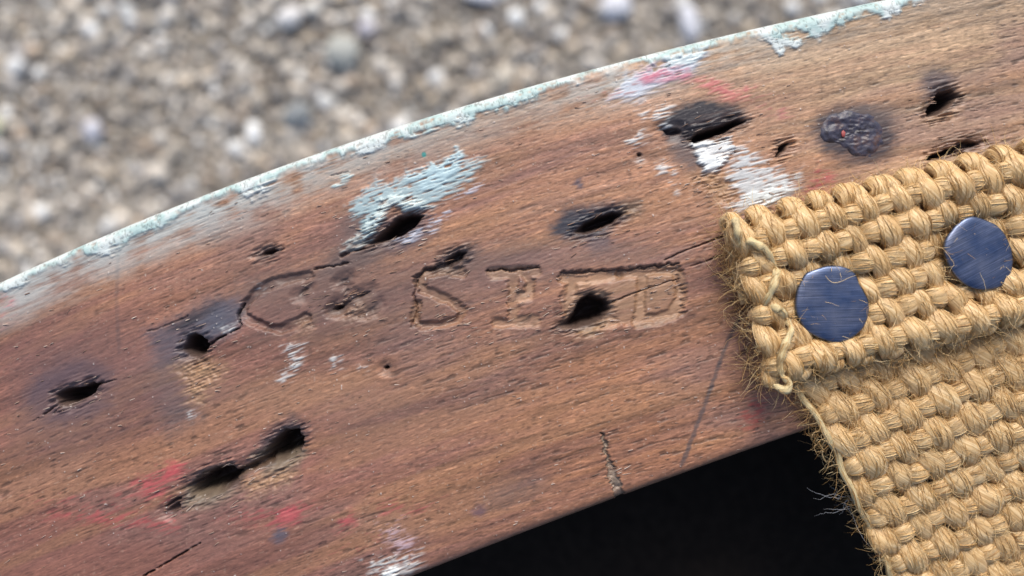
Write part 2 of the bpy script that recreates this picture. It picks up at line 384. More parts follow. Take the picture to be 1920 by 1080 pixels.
stamp([[(866, 512), (835, 505), (800, 512), (784, 530), (795, 545), (825, 556), (850, 568), (868, 582), (860, 600), (830, 608), (790, 611), (778, 600), (782, 570)]], 17, 10, .28)
stamp([[(925, 512), (1004, 509)], [(962, 514), (962, 604)], [(930, 606), (1002, 602)], [(982, 514), (996, 530), (990, 552), (968, 558)]], 20, 8, .36)
stamp([[(1056, 522), (1160, 515)], [(1072, 522), (1070, 606)], [(1060, 606), (1150, 604)], [(1076, 560), (1130, 556)]], 20, 7, .32)
stamp([[(1165, 514), (1240, 506), (1270, 506), (1278, 530), (1276, 565), (1262, 590), (1235, 597), (1196, 603)], [(1205, 512), (1202, 600)]], 20, 8, .36)
i = win([(1050, 512), (1280, 605)], 10); d = sdf([(1052, 516), (1275, 500), (1285, 590), (1190, 608), (1050, 606)], DX[i], DY[i])
Hh[i] -= 5 * sm(-3, 5, d); mixc(i, (.36, .215, .125), .55 * sm(-3, 8, d) * (.4 + n_mid[i]))
for ln, w in (([(918, 507), (960, 507), (1008, 500)], 6), ([(1050, 512), (1090, 510), (1180, 505), (1268, 494)], 6), ([(590, 505), (625, 500), (655, 492)], 5), ([(780, 520), (800, 505), (826, 495)], 6)):
    groove(ln, w, w * .7, 9, (.075, .050, .045), .5, .95, 3.4, .9, .33)  # upper letter edges cut in, their shade painted dark
groove([(770, 612), (783, 585), (776, 555), (783, 525)], 5, 5, 7)
groove([(640, 480), (660, 470), (700, 462)], 9, 5, 8, (.05, .036, .036), .6, .5, 3, 1, .1)

# --- cracks, pencil lines, gouges
crk = (.022, .014, .012)
for ln, w0, w1, dp in (([(1246, 487), (1290, 468), (1325, 455), (1372, 436)], 1.2, 3, 11), ([(1296, 499), (1330, 488), (1375, 470)], 1, 2.5, 9), ([(1148, 566), (1200, 546), (1240, 532), (1276, 522)], 2.2, .8, 10),
                       ([(60, 790), (85, 775), (108, 758)], 2, 5, 14), ([(268, 1082), (320, 1050), (376, 1018)], 4, 2, 16), ([(392, 645), (415, 632), (455, 612)], 7, 3, 16), 
                       ([(1745, 296), (1775, 283), (1798, 276)], 12, 7, 26), ([(1798, 274), (1815, 264), (1838, 270)], 8, 4, 18), ([(1458, 292), (1466, 280), (1468, 272), (1478, 268)], 8, 6, 22),
                       ([(100, 776), (112, 760)], 4, 4, 10), ([(180, 722), (215, 712)], 3, 2, 8), 
                       ([(1480, 690), (1540, 668)], 3, 3, 8), ([(310, 950), (335, 935)], 6, 8, 10), 
                       ([(620, 330), (652, 322)], 2, 2, 5), ([(275, 622), (300, 615), (352, 592)], 2, 3, 4), ([(455, 570), (446, 590), (452, 612)], 4, 4, 12)):
    groove(ln, w0, w1, dp, crk, .8)
def pencil(line, w, k):
    i = win(line, 20); d, p = sdl(line, X[i], Y[i]); mixc(i, (.060, .052, .056), sm(w, w * .2, d + 5 * (n_iso[i] - .5)) * k * (.5 + .7 * n_grain[i]))
pencil([(1388, 590), (1365, 640), (1342, 700), (1318, 770), (1278, 872)], 6, .8)
pencil([(222, 470), (218, 560), (224, 660)], 6, .32); pencil([(1150, 120), (1120, 180)], 4, .12)
i, m, d = groove([(1128, 812), (1136, 850), (1148, 885), (1162, 928)], 4, 22, 7, (.30, .245, .19), .8, .5, 3, 1.0, 0)
Hh[i] += m * (n_iso[i] - .5) * 12; C[i] *= (1 - .35 * m * sm(.4, .65, n_iso[i]))[:, None]

# --- holes left by pulled tacks
hole([(104, 738), (122, 729), (150, 726), (172, 717), (184, 721), (174, 738), (152, 751), (132, 763), (112, 763), (104, 752)])
hole([(349, 630), (366, 624), (386, 636), (391, 648), (386, 662), (372, 674), (354, 667), (340, 655)])
hole([(672, 459), (700, 448), (720, 430), (745, 407), (768, 399), (794, 404), (776, 426), (757, 440), (735, 451), (705, 459)], 110)
hole([(1074, 438), (1093, 419), (1120, 405), (1150, 397), (1170, 400), (1150, 419), (1125, 431), (1100, 440)], 80)
hole([(1046, 613), (1074, 586), (1088, 560), (1108, 549), (1140, 561), (1145, 580), (1130, 599), (1105, 612), (1080, 618)], 110, 11)
hole([(486, 856), (505, 830), (530, 806), (560, 802), (570, 820), (564, 846), (545, 864), (520, 872), (497, 873)], 115, 16, .6, True, (.07, .042, .034), True)
hole([(346, 915), (368, 893), (398, 877), (432, 872), (447, 890), (441, 907), (420, 926), (385, 940), (355, 944)], 100, 18, .6, True, (.085, .050, .040), True)
hole([(430, 885), (470, 868), (505, 850), (510, 868), (470, 885), (438, 905)], 34, 10, .4, False, (.12, .07, .04))
hole([(304, 962), (318, 948), (336, 940), (340, 955), (322, 968)], 22, 8, .5, False, (.08, .045, .04))
hole([(1288, 262), (1308, 246), (1345, 236), (1385, 222), (1398, 226), (1365, 246), (1325, 263), (1302, 272)], 95)
hole([(1238, 240), (1270, 238), (1290, 250), (1255, 258)], 22, 8, .5, False, (.03, .024, .028))
hole([(1738, 208), (1750, 190), (1762, 171), (1790, 167), (1797, 180), (1782, 201), (1760, 216), (1740, 219)], 90)
hole([(480, 482), (494, 471), (512, 466), (520, 470), (508, 479)], 34, 6, .35)
hole([(818, 505), (834, 486), (860, 470), (876, 472), (870, 488), (845, 502)], 36, 8, .45, True, (.05, .03, .026))
hole([(1742, 299), (1768, 283), (1796, 275), (1802, 283), (1770, 296)], 34, 6, .5, True, (.055, .035, .03)); hole([(1798, 277), (1812, 262), (1840, 267), (1832, 277), (1812, 280)], 28, 6, .5, True, (.055, .035, .03))
hole([(1457, 294), (1463, 280), (1458, 274), (1478, 268), (1474, 284)], 26, 5, .3)
hole(ell(724, 690, 5, 4), 24, 4, .1, False); hole(ell(1199, 290, 4, 4), 14, 3, .1, False); hole([(620, 582), (632, 572), (642, 574), (634, 586)], 30, 6, .3, False)

# --- old paint: mint band along the rounded edge, smears, splashes
wx = np.array([-700, -60, 0, 40, 70, 130, 200, 260, 330, 380, 450, 490, 530, 620, 690, 740, 800, 880, 960, 1030, 1060, 1100, 1160, 1210, 1260, 1310, 1345, 1420, 1440, 1460, 1520, 1580, 1640, 1690, 1740, 1800, 2700])
ww = .92 * np.interp(wx, [0, 150, 700, 760], [1, 1.35, 1.35, 1]) * np.array([18, 20, 24, 30, 18, 22, 32, 36, 26, 15, 24, 32, 15, 18, 25, 30, 38, 46, 44, 36, 20, 15, 12, 30, 46, 40, 18, 18, 34, 58, 58, 50, 44, 34, 14, 6, 8])
db = Y - yT(X); bw = np.interp(X, wx, ww)
sel = db < 110
s = n_grain * .3 + n_iso * .45 + n_iso2 * .35
mb = sm(-8, 5, bw * (.45 + 1.1 * (n_iso2 - .25)) - db + (s - .55) * 34) * sm(.34, .56, s * .75 + .45 * vn(A / 7, B / 4, 6) + .10 * (n_grain - .5) + .10 * sm(10, 2, db))
mb = np.where(sel, mb, 0); mb = np.where(GZ.ravel() < -RT * .6, np.where(GY.ravel() < 0.5 * (yT(X) + yB(X)), np.clip(.55 + mb, 0, .95), 0), mb)
pc = np.array([.385, .52, .51]) + (np.array([.58, .64, .63]) - np.array([.385, .52, .51])) * sm(.42, .62, n_iso2 + .25 * (1 - sm(0, 14, db)) - .1)[:, None]
C += (pc - C) * mb[:, None]; Hh += mb * 3.2
crackm = sm(.045, .0, np.abs(n_iso - .52)) * mb * .55 * (db < 70); C *= (1 - crackm)[:, None]; Hh -= 2.5 * crackm
wash = np.where(sel, sm(125, 10, db) * sm(.36, .68, n_mid * .4 + n_grain * .25 + n_iso2 * .5) * .70, 0); wash *= np.interp(X, [0, 300, 420, 700, 1000, 1150, 1300, 1500, 1800], [1.0, 1.3, 1.2, .8, .4, 1, .7, .3, .15])
C += (np.array([.47, .525, .515]) - C) * (wash * (1 - mb))[:, None]
mint = (.46, .60, .60); cyan = (.36, .50, .53); white = (.78, .81, .80); lil = (.50, .52, .60)
paint([(655, 392), (688, 355), (705, 338), (728, 346), (775, 324), (835, 302), (858, 284), (864, 306), (906, 300), (886, 332), (852, 362), (820, 378), (792, 396), (764, 400), (745, 388), (722, 382), (712, 402), (694, 440), (672, 456), (684, 420)], cyan, .58, 1.8, 7, 1.3)
paint([(760, 330), (835, 302), (858, 284), (864, 312), (840, 345), (790, 360)], (.46, .62, .66), .60, 1.6, 5, 1.2)
paint([(702, 402), (712, 378), (740, 366), (790, 374), (800, 388), (760, 394), (735, 388), (718, 402), (706, 428), (692, 446), (690, 428)], (.58, .68, .66), .72, 5, 3)
paint([(640, 470), (672, 440), (690, 452), (670, 470)], (.38, .40, .38), .6, 2); paint([(745, 452), (800, 415), (850, 392), (830, 425), (770, 455)], lil, .45, 1)
paint([(628, 352), (655, 322), (660, 330), (638, 352)], mint, .6, 2)
paint([(905, 345), (880, 360), (860, 372), (885, 350)], lil, .6, 1)
paint([(1140, 190), (1165, 150), (1210, 128), (1300, 100), (1330, 92), (1300, 135), (1240, 160), (1200, 185)], (.56, .62, .70), .62, 1.5, 8)
paint([(1240, 110), (1330, 85), (1310, 115), (1250, 130)], (.60, .70, .70), .8, 2)
paint([(1298, 268), (1325, 266), (1370, 258), (1380, 276), (1362, 296), (1345, 318), (1318, 324), (1310, 302)], white, .62, 4.5, 3, .6)
paint([(1310, 300), (1340, 292), (1362, 298), (1345, 320), (1320, 324)], white, .9, 3, 3, .6)
paint([(1366, 268), (1396, 272), (1432, 306), (1472, 326), (1502, 322), (1498, 350), (1470, 372), (1420, 396), (1378, 398), (1366, 384), (1384, 368), (1362, 335), (1368, 300)], (.56, .60, .615), .54, 1.2, 7, 1.2)
paint([(1395, 370), (1440, 350), (1480, 345), (1470, 370), (1420, 395)], (.66, .71, .71), .60, 1.5)
for p in ([(1178, 262), (1195, 252), (1214, 262), (1208, 274), (1190, 272)], [(1224, 216), (1240, 198), (1258, 204), (1256, 222), (1238, 228)], [(1240, 236), (1252, 232), (1262, 236), (1250, 241)], [(1200, 216), (1215, 208), (1218, 214), (1205, 224)],
          [(1228, 305), (1242, 302), (1246, 325), (1232, 328)], [(1190, 300), (1200, 296), (1200, 304)], [(1264, 340), (1270, 338), (1274, 360), (1269, 362)], [(1255, 320), (1262, 318), (1262, 330)], [(1196, 252), (1206, 245), (1210, 250)],
          [(530, 655), (560, 640), (568, 655), (560, 690), (530, 720), (520, 710), (548, 680)], [(622, 672), (636, 668), (638, 688), (626, 690)], [(675, 688), (684, 690), (680, 696)], [(985, 195), (996, 190), (990, 208), (984, 206)], [(480, 340), (512, 342), (498, 362), (470, 366)],
          [(770, 228), (790, 222), (775, 236)], [(1370, 395), (1378, 390), (1382, 400), (1372, 404)], [(350, 780), (372, 770), (376, 782), (356, 790)], [(485, 540), (490, 536), (492, 546)], [(418, 620), (440, 612), (436, 624), (420, 630)], [(690, 235), (720, 228), (716, 242), (694, 246)]):
    paint(p, (.58, .59, .58), .47, 1.8, 6, 1.0)
red = (.50, .085, .10)
for p, c, k, t_ in (([(1204, 138), (1230, 128), (1292, 140), (1286, 150), (1240, 150), (1212, 156)], (.58, .10, .17), .62, 1), ([(1308, 150), (1340, 154), (1372, 168), (1412, 170), (1408, 180), (1365, 184), (1330, 172)], (.56, .12, .14), .72, 1),
                    ([(1400, 178), (1470, 200), (1480, 225), (1440, 210)], (.42, .13, .13), .42, 0), ([(1100, 180), (1190, 160), (1180, 175), (1120, 190)], (.42, .14, .12), .4, 0), ([(235, 905), (300, 885), (335, 872), (338, 885), (310, 915), (320, 935), (275, 935)], (.42, .085, .085), .55, 0),
                    ([(90, 965), (180, 955), (330, 975), (330, 995), (200, 985)], (.38, .085, .08), .48, 0), ([(420, 975), (520, 945), (590, 945), (560, 985), (470, 985)], (.36, .09, .085), .42, 0), ([(520, 962), (540, 958), (550, 970), (530, 978)], red, .75, 1),
                    ([(630, 980), (655, 968), (660, 982), (640, 990)], red, .6, 0), ([(690, 955), (740, 938), (840, 940), (800, 955), (720, 970)], (.38, .10, .085), .42, 0), ([(1395, 800), (1408, 755), (1432, 735), (1436, 760), (1418, 800)], (.40, .075, .055), .6, 0),
                    ([(1520, 355), (1535, 325), (1552, 318), (1556, 345)], (.42, .08, .09), .6, 0), ([(2, 600), (14, 560), (24, 560), (14, 605)], (.52, .20, .20), .5, 0), ([(310, 885), (325, 872), (338, 878), (330, 892)], (.58, .09, .10), .8, 1), ([(50, 940), (250, 915), (240, 935), (80, 950)], (.36, .10, .085), .36, 0),
                    ([(600, 1060), (700, 1000), (720, 1010), (640, 1060)], (.34, .10, .08), .35, 0)):
    paint(p, c, k * .92, t_, 12, 1.4)
paint([(712, 985), (742, 975), (752, 1000), (772, 1020), (775, 1042), (745, 1040), (728, 1010)], (.52, .37, .40), .46, 1, 10, 1.3)
paint([(684, 1052), (708, 1044), (735, 1040), (790, 1040), (792, 1060), (770, 1078), (730, 1090), (700, 1082)], (.50, .50, .49), .46, 2, 7, 1.2)
paint([(708, 1078), (740, 1066), (745, 1085), (712, 1092)], white, .8, 3)
stain(ell(524, 1005, 14, 16, 30), (.07, .08, .12), .7, 6); stain(ell(900, 958, 14, 9), (.09, .05, .10), .6, 7); stain(ell(965, 920, 60, 18, -22), (.10, .075, .08), .4, 18)
i = win([(795, 290)], 12); mixc(i, (.03, .22, .20), sm(6, 3, np.hypot(X[i] - 795, (Y[i] - 290) * .9)))
# pin-head specks of paint and dust
sp = sm(.955, .985, vn(X / 4.6, Y / 3.6, 1)) * sm(.36, .56, n_iso2) * (FLATW > 0)
C += (np.array([.66, .60, .56]) - C) * (sp * .8)[:, None]; Hh += 2 * sp
# dark brown arris below, its dim shading painted in as well
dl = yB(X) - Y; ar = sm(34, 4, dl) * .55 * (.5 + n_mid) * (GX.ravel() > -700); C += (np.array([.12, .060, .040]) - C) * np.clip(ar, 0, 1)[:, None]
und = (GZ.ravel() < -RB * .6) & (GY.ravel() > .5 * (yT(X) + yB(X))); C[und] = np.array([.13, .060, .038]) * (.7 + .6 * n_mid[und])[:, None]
C = np.clip(C, .004, .9)

Z = GZ.ravel() + Hh * np.where(WALL, .0, 1.0)
paintness = np.clip(mb, 0, 1)
V = W3(np.stack([X, Y, Z], 1))
r_, c_ = np.meshgrid(np.arange(NRW - 1), np.arange(nx - 1), indexing='ij'); q = (r_ * nx + c_).ravel()
Q = np.stack([q, q + nx, q + nx + 1, q + 1], 1)
cc = np.arange(nx - 1); last = (NRW - 1) * nx
Qb = np.stack([last + cc, cc, cc + 1, last + cc + 1], 1)
me = mesh_np('wooden_rail', V, np.concatenate([Q, Qb]), True, {'Col': ('FLOAT_COLOR', np.c_[C, np.ones(len(C))]), 'film': ('FLOAT', paintness), 'grain': ('FLOAT_VECTOR', np.stack([A * S * 1000, B * S * 1000, Z * 0], 1))})
m_wd, nt, b = mat('weathered_beech')
at = node(nt, 'ShaderNodeAttribute', attribute_name='Col'); gr = node(nt, 'ShaderNodeAttribute', attribute_name='grain'); fl = node(nt, 'ShaderNodeAttribute', attribute_name='film')
mpn = node(nt, 'ShaderNodeMapping'); mpn.inputs['Scale'].default_value = (.9, 9.0, 1)
nz = node(nt, 'ShaderNodeTexNoise', Scale=1.0, Detail=5.0, Roughness=.65)
nt.links.new(gr.outputs['Vector'], mpn.inputs['Vector']); nt.links.new(mpn.outputs[0], nz.inputs['Vector'])
mr = node(nt, 'ShaderNodeMapRange'); mr.inputs[1].default_value = .3; mr.inputs[2].default_value = .7; mr.inputs[3].default_value = .82; mr.inputs[4].default_value = 1.16
mx = node(nt, 'ShaderNodeMix', data_type='RGBA', blend_type='MULTIPLY'); mx.inputs[0].default_value = 1
nt.links.new(nz.outputs['Fac'], mr.inputs[0]); nt.links.new(at.outputs['Color'], mx.inputs[6]); nt.links.new(mr.outputs[0], mx.inputs[7]); nt.links.new(mx.outputs[2], b.inputs['Base Color'])
rr = node(nt, 'ShaderNodeMapRange'); rr.inputs[1].default_value = .3; rr.inputs[2].default_value = .7; rr.inputs[3].default_value = .42; rr.inputs[4].default_value = .64
nt.links.new(nz.outputs['Fac'], rr.inputs[0]); nt.links.new(rr.outputs[0], b.inputs['Roughness']); b.inputs['Specular IOR Level'].default_value = .55
b.inputs['Coat Weight'].default_value = .05; b.inputs['Coat Roughness'].default_value = .36
bm_ = node(nt, 'ShaderNodeBump', Strength=.45, Distance=.00005); nt.links.new(nz.outputs['Fac'], bm_.inputs['Height']); nt.links.new(bm_.outputs[0], b.inputs['Normal'])
rail = link('wooden_rail', me, m_wd)
tag(rail, 'curved old brown beech rail with tack holes, stamped letters and flaking mint paint', 'wooden rail')

EX, EY, EH = X, Y, Z
def face_z(px, py):
    i = np.argmin((X - px) ** 2 + (Y - py) ** 2); return Z[i]

# ------------------------------------------------------------------ tubes and strands
def tube(P, wid, thk, side, nseg=20, cap=True, twist=0.0, seed=0, k=1.0, ridge=0.0):
    """closed tube along P (n,3 px); side (n,3) or (3,): horizontal width axis"""
    P = np.asarray(P, float); n = len(P)
    T = np.gradient(P, axis=0); T /= np.linalg.norm(T, axis=1)[:, None] + 1e-9
    sd = np.broadcast_to(np.asarray(side, float), P.shape).copy()
    sd -= T * (sd * T).sum(1)[:, None]; sd /= np.linalg.norm(sd, axis=1)[:, None] + 1e-9
    N = np.cross(sd, T); N = np.where((N[:, 2:3] < 0) & (np.abs(T[:, 2:3]) < .5) & (seed >= 0), N, N)
    th = np.linspace(0, 2 * math.pi, nseg, endpoint=False) - math.pi / 2
    arc = np.r_[0, np.cumsum(np.linalg.norm(np.diff(P, axis=0), axis=1))]
    tw = (th[None] * 18 + twist * arc[:, None])
    rr_ = 1 + ridge * (fbm(tw / 5.0 + seed * 13.1, np.repeat(arc[:, None] / 60, nseg, 1) + seed * 7.7, seed, 2) - .5)
    V = P[:, None] + sd[:, None] * (np.cos(th)[None] * wid[:, None] * rr_)[..., None] + N[:, None] * (np.sin(th)[None] * thk[:, None] * rr_)[..., None]
    st = np.stack([np.repeat(arc[:, None], nseg, 1) / 60, tw / 2.3, np.full((n, nseg), seed * 3.17)], -1)
    i, j = np.meshgrid(np.arange(n - 1), np.arange(nseg), indexing='ij'); j2 = (j + 1) % nseg
    Q = np.stack([i * nseg + j, i * nseg + j2, (i + 1) * nseg + j2, (i + 1) * nseg + j], -1).reshape(-1, 4)
    return V.reshape(-1, 3), Q, st.reshape(-1, 3)

def strands(lines, radii, tones, k=1.0, taper=.3):
    """many thin three-sided hairs in one mesh; each line (m,3) px"""
    Vs, Qs, Ts = [], [], []; o = 0
    for L, r, tn in zip(lines, radii, tones):
        m = len(L); T = np.gradient(L, axis=0); T /= np.linalg.norm(T, axis=1)[:, None] + 1e-9
        a = np.cross(T, [.31, .22, .93]); a /= np.linalg.norm(a, axis=1)[:, None] + 1e-9; b_ = np.cross(T, a)
        rad = r * (1 - (1 - taper) * np.linspace(-.3, 1, m).clip(0, 1) ** 2)
        ring = [L + (a * math.cos(q) + b_ * math.sin(q)) * rad[:, None] for q in (0, 2.094, 4.189)]
        Vs.append(np.stack(ring, 1).reshape(-1, 3))
        i = np.arange(m - 1) * 3 + o
        for j in range(3):
            j2 = (j + 1) % 3; Qs.append(np.stack([i + j, i + j2, i + 3 + j2, i + 3 + j], 1))
        Ts.append(np.full(m * 3, tn)); o += m * 3
    return W3(np.concatenate(Vs), k), np.concatenate(Qs), np.concatenate(Ts)

# ------------------------------------------------------------------ materials of the webbing
def jute(name, dark, midc, light, coarse=1.0):
    m, nt, b = mat(name)
    at = node(nt, 'ShaderNodeAttribute', attribute_name='st')
    mp_ = node(nt, 'ShaderNodeMapping'); mp_.inputs['Scale'].default_value = (.45, .80, 1)
    nz = node(nt, 'ShaderNodeTexNoise', Scale=1.0, Detail=4.0, Roughness=.6)
    nt.links.new(at.outputs['Vector'], mp_.inputs['Vector']); nt.links.new(mp_.outputs[0], nz.inputs['Vector'])
    rp = node(nt, 'ShaderNodeValToRGB'); e = rp.color_ramp.elements
    e[0].position = .28; e[0].color = (*dark, 1); e[1].position = .72; e[1].color = (*light, 1)
    x = e.new(.48); x.color = (*midc, 1)
    nt.links.new(nz.outputs['Fac'], rp.inputs['Fac']); nt.links.new(rp.outputs['Color'], b.inputs['Base Color'])
    b.inputs['Roughness'].default_value = .48; b.inputs['Specular IOR Level'].default_value = .5
    b.inputs['Sheen Weight'].default_value = .15
    bm_ = node(nt, 'ShaderNodeBump', Strength=.9, Distance=.00012); nt.links.new(nz.outputs['Fac'], bm_.inputs['Height']); nt.links.new(bm_.outputs[0], b.inputs['Normal'])
    return m
m_jute = jute('jute_yarn', (.35, .195, .075), (.60, .385, .168), (.86, .66, .38))
m_cord = jute('pale_cord', (.46, .33, .14), (.66, .52, .27), (.78, .66, .40))
m_fib, nt, b = mat('jute_fibre')
at = node(nt, 'ShaderNodeAttribute', attribute_name='tone'); rp = node(nt, 'ShaderNodeValToRGB'); e = rp.color_ramp.elements
e[0].color = (.26, .12, .034, 1); e[1].color = (.84, .64, .35, 1); x = e.new(.5); x.color = (.56, .335, .122, 1)
nt.links.new(at.outputs['Fac'], rp.inputs['Fac']); nt.links.new(rp.outputs['Color'], b.inputs['Base Color']); b.inputs['Roughness'].default_value = .45

# ------------------------------------------------------------------ tacks (outlines first: the webbing is pressed down round them)
t1 = [(200, 470), (215, 370), (310, 190), (440, 140), (560, 105), (720, 108), (800, 140), (880, 200), (910, 310), (1000, 450), (1028, 560), (1010, 690), (960, 810), (870, 900), (760, 960), (640, 980), (520, 950), (410, 900), (320, 840), (260, 760), (210, 650), (192, 560)]
t1 = np.array(t1, float) / 6 + [1460, 480]
t2 = [(190, 440), (220, 380), (320, 250), (430, 170), (530, 145), (650, 185), (780, 240), (870, 330), (920, 430), (960, 530), (975, 660), (950, 810), (880, 920), (780, 970), (640, 985), (520, 970), (420, 920), (340, 850), (270, 760), (215, 640), (185, 540)]
t2 = np.array(t2, float) / 6 + [1740, 380]
t3 = (t2 - t2.mean(0)) @ np.array([[.87, .5], [-.5, .87]]) + [2078, 480]
TC = [t1.mean(0), t2.mean(0), t3.mean(0)]
ZL, ZF = 24.0, 72.0
KF = 1 - 90 * S / D                      # the flap's own scale: what the lens shows at its height

def press(x, y):
    s = 0
    for c in TC: s = s + 33 * np.exp(-(np.hypot(x - c[0], y - c[1]) / 82) ** 4)
    return s

# ------------------------------------------------------------------ jute webbing: every yarn is a part
O_F = np.array([1377., 426.]); f_F = np.array([.971, -.240]); w_F = np.array([.240, .971])
O_L = np.array([1442., 612.]); f_L = np.array([.925, -.380]); w_L = np.array([.475, .880])
base = O_F + 170 * w_F + 260 * f_F
web = empty('jute_webbing', (0, 0, 0))
tag(web, 'golden brown woven jute webbing strip folded over and tacked to the rail', 'webbing')
SPW, SPF = 30.0, 50.0
records = []      # (axis points, widths, thicknesses, side, normal) for the fibres

def flat_pt(O, f, w, u, v): return O[None] + u[:, None] * f[None] + v[:, None] * w[None]

def zlow(v): return ZL - .20 * np.maximum(v - 230, 0) ** 1.0 * sm(180, 420, v)

def add_yarn(name, P, wd, tk, side, seed, twist, mt, k, ridge=.16, nseg=22, fib=1.0):
    V, Q, st = tube(P, wd, tk, side, nseg, True, twist, seed, k, ridge)
    me = mesh_np(name, W3(V, k), Q, True, {'st': ('FLOAT_VECTOR', st)})
    link(name, me, mt, web)
    records.append((P, wd, tk, np.asarray(side, float), fib, k))

seed = 0
def weave(O, f, w, nu, v0, v1, zb, k, flap, amp_t=7.0, fat=1.0):
    global seed
    side_u = np.array([f[0], f[1], 0.]); side_v = np.array([w[0], w[1], 0.])
    jit = rng.normal(0, 1, (nu + 2, 40))
    for i in range(nu):
        seed += 1
        v = np.arange(v0, v1 + .1, 5.0)
        phs = math.pi * ((v - 25) / SPF + i)
        cs = np.cos(phs); jj = np.interp((v - 25) / SPF, np.arange(40), jit[i]) * 3.6
        u = 15 + SPW * i + jj + amp_t * np.sin(phs)
        P2 = flat_pt(O, f, w, u, v)
        rnd = 1 + .12 * np.interp((v - 25) / SPF, np.arange(40), jit[(i + 1)])
        amp = 8.6 * (1 + .22 * np.interp((v - 25) / SPF, np.arange(40), jit[i][::-1])); z = zb(v) + amp * cs - press(P2[:, 0], P2[:, 1])
        wd = (17.5 + 4.0 * cs) * rnd * fat; tk = (11.0 + 1.5 * cs) * rnd
        P = np.c_[P2, z]
        if flap:
            zz = (ZF - ZL) / 2
            a = np.linspace(math.pi, .06 * math.pi, 12)[:-1] if False else np.linspace(math.pi, 0, 13)[:-1]
            fv = -np.sin(a) * 20; fz = ZL + zz - zz * np.cos(math.pi - a)
            fz = (ZF + ZL) / 2 + np.cos(a) * zz
            vpre = np.arange(150, 2, -8.0)
            u0 = u[0]
            Pf = np.c_[flat_pt(O, f, w, np.full(fv.size, u0), fv + v0), fz - press(*flat_pt(O, f, w, np.full(fv.size, u0), fv + v0).T) * .5]
            Pp = np.c_[flat_pt(O, f, w, np.full(vpre.size, u0), vpre + v0), np.full(vpre.size, ZL - 2.0)]
            bulge = 1 + .22 * np.sin(np.linspace(0, 2 * math.pi, fv.size) + i * math.pi)
            P = np.concatenate([Pp, Pf, P]); wd = np.r_[np.full(vpre.size, 14.), 16 * bulge, wd]; tk = np.r_[np.full(vpre.size, 9.), 12 * bulge, tk]
            e = 26; m = len(P)                        # the cut end rolls down
            tail = np.linspace(0, 1, e // 4 + 1) ** 2
            P[-len(tail):, 2] -= tail * 20; wd[-3:] *= [.85, .6, .2]; tk[-3:] *= [.85, .6, .2]
        add_yarn('warp_yarn', P, wd, tk, side_u, seed, .34 + .06 * rng.normal(), m_jute, k)
    nv = int((v1 - v0) / SPF) + 1
    for j in range(nv):
        vv = 25 + SPF * j
        if vv < v0 + 4 or vv > v1 - 4: continue
        seed += 1
        u = np.arange(-6, 15 + SPW * nu, 5.0)
        c2 = -np.cos(math.pi * ((u - 15) / SPW + j))
        P2 = flat_pt(O, f, w, u, vv + 4.0 * np.sin(u / 90 + j * 2) + 2.5 * np.sin(u / 31 + j * 1.7))
        z = zb(np.full(u.size, vv)) + 6.5 * c2 + 2.2 - press(P2[:, 0], P2[:, 1]); wd = 17.5 + 2.0 * c2; tk = 10.0 + 1.0 * c2
        drop = sm(14, -6, u); z = z - 16 * drop; wd = wd * (1 - .45 * drop); tk = tk * (1 - .45 * drop)
        wd[0] *= .3; tk[0] *= .3
        add_yarn('weft_yarn', np.c_[P2, z], wd, tk, side_v, seed, .30, m_jute, k, .14, 18, .6)

weave(O_F, f_F, w_F, 31, 0, 315, lambda v: np.full(np.shape(v), ZF), KF, True)
KL = 1 - 20 * S / D
SPW, SPF = 34.0, 56.0
weave(O_L, f_L, w_L, 28, 0, 780, zlow, KL, False, 5.0, 1.12)
if 1:
    def spline(pts, n):
        pts = np.asarray(pts, float); d = np.r_[0, np.cumsum(np.linalg.norm(np.diff(pts, axis=0), axis=1))]; s = np.linspace(0, d[-1], n)
        out = np.stack([np.interp(s, d, pts[:, c]) for c in range(3)], 1)
        for _ in range(6): out[1:-1] = (out[:-2] + 2 * out[1:-1] + out[2:]) / 4
        return out
    zs = [88, 96, 82, 70, 92, 98, 88, 76, 92, 98, 84, 72, 94, 72, 94, 100, 96, 88, 95, 94, 84]
    pts = [(1378, 407), (1382, 435), (1391, 462), (1404, 470), (1402, 449), (1433, 467), (1449, 489), (1455, 502), (1458, 511), (1446, 542), (1434, 573), (1440, 572), (1462, 580), (1480, 598), (1484, 618), (1467, 649), (1460, 678), (1466, 706), (1482, 718), (1474, 734), (1452, 722)]
    L = spline([(x, y, z) for (x, y), z in zip(pts, zs)], 150)
    w_ = np.full(150, 6.4) * (1 + .14 * np.sin(np.arange(150) * .9) + .2 * np.sin(np.arange(150) * .23)); w_[-4:] *= [.9, .75, .5, .2]; w_[0] *= .3
    add_yarn('selvage_cord', L, w_, w_, (.8, .6, .1), 400, .9, m_cord, KF, .45, 16, .25)
    # the lower strip's own edge cord
    v = np.arange(120, 760, 5.0)
    P2 = flat_pt(O_L, f_L, w_L, -6 + 3.0 * np.sin(v / 32) + 2 * np.sin(v / 13), v)
    L = np.c_[P2, zlow(v) + 6 * np.sin(v / 26) + 8]
    w_ = np.full(v.size, 6.0); add_yarn('selvage_cord', L, w_, w_ * .9, (.9, -.4, 0), 401, .5, m_cord, KL, .2, 12, .3)

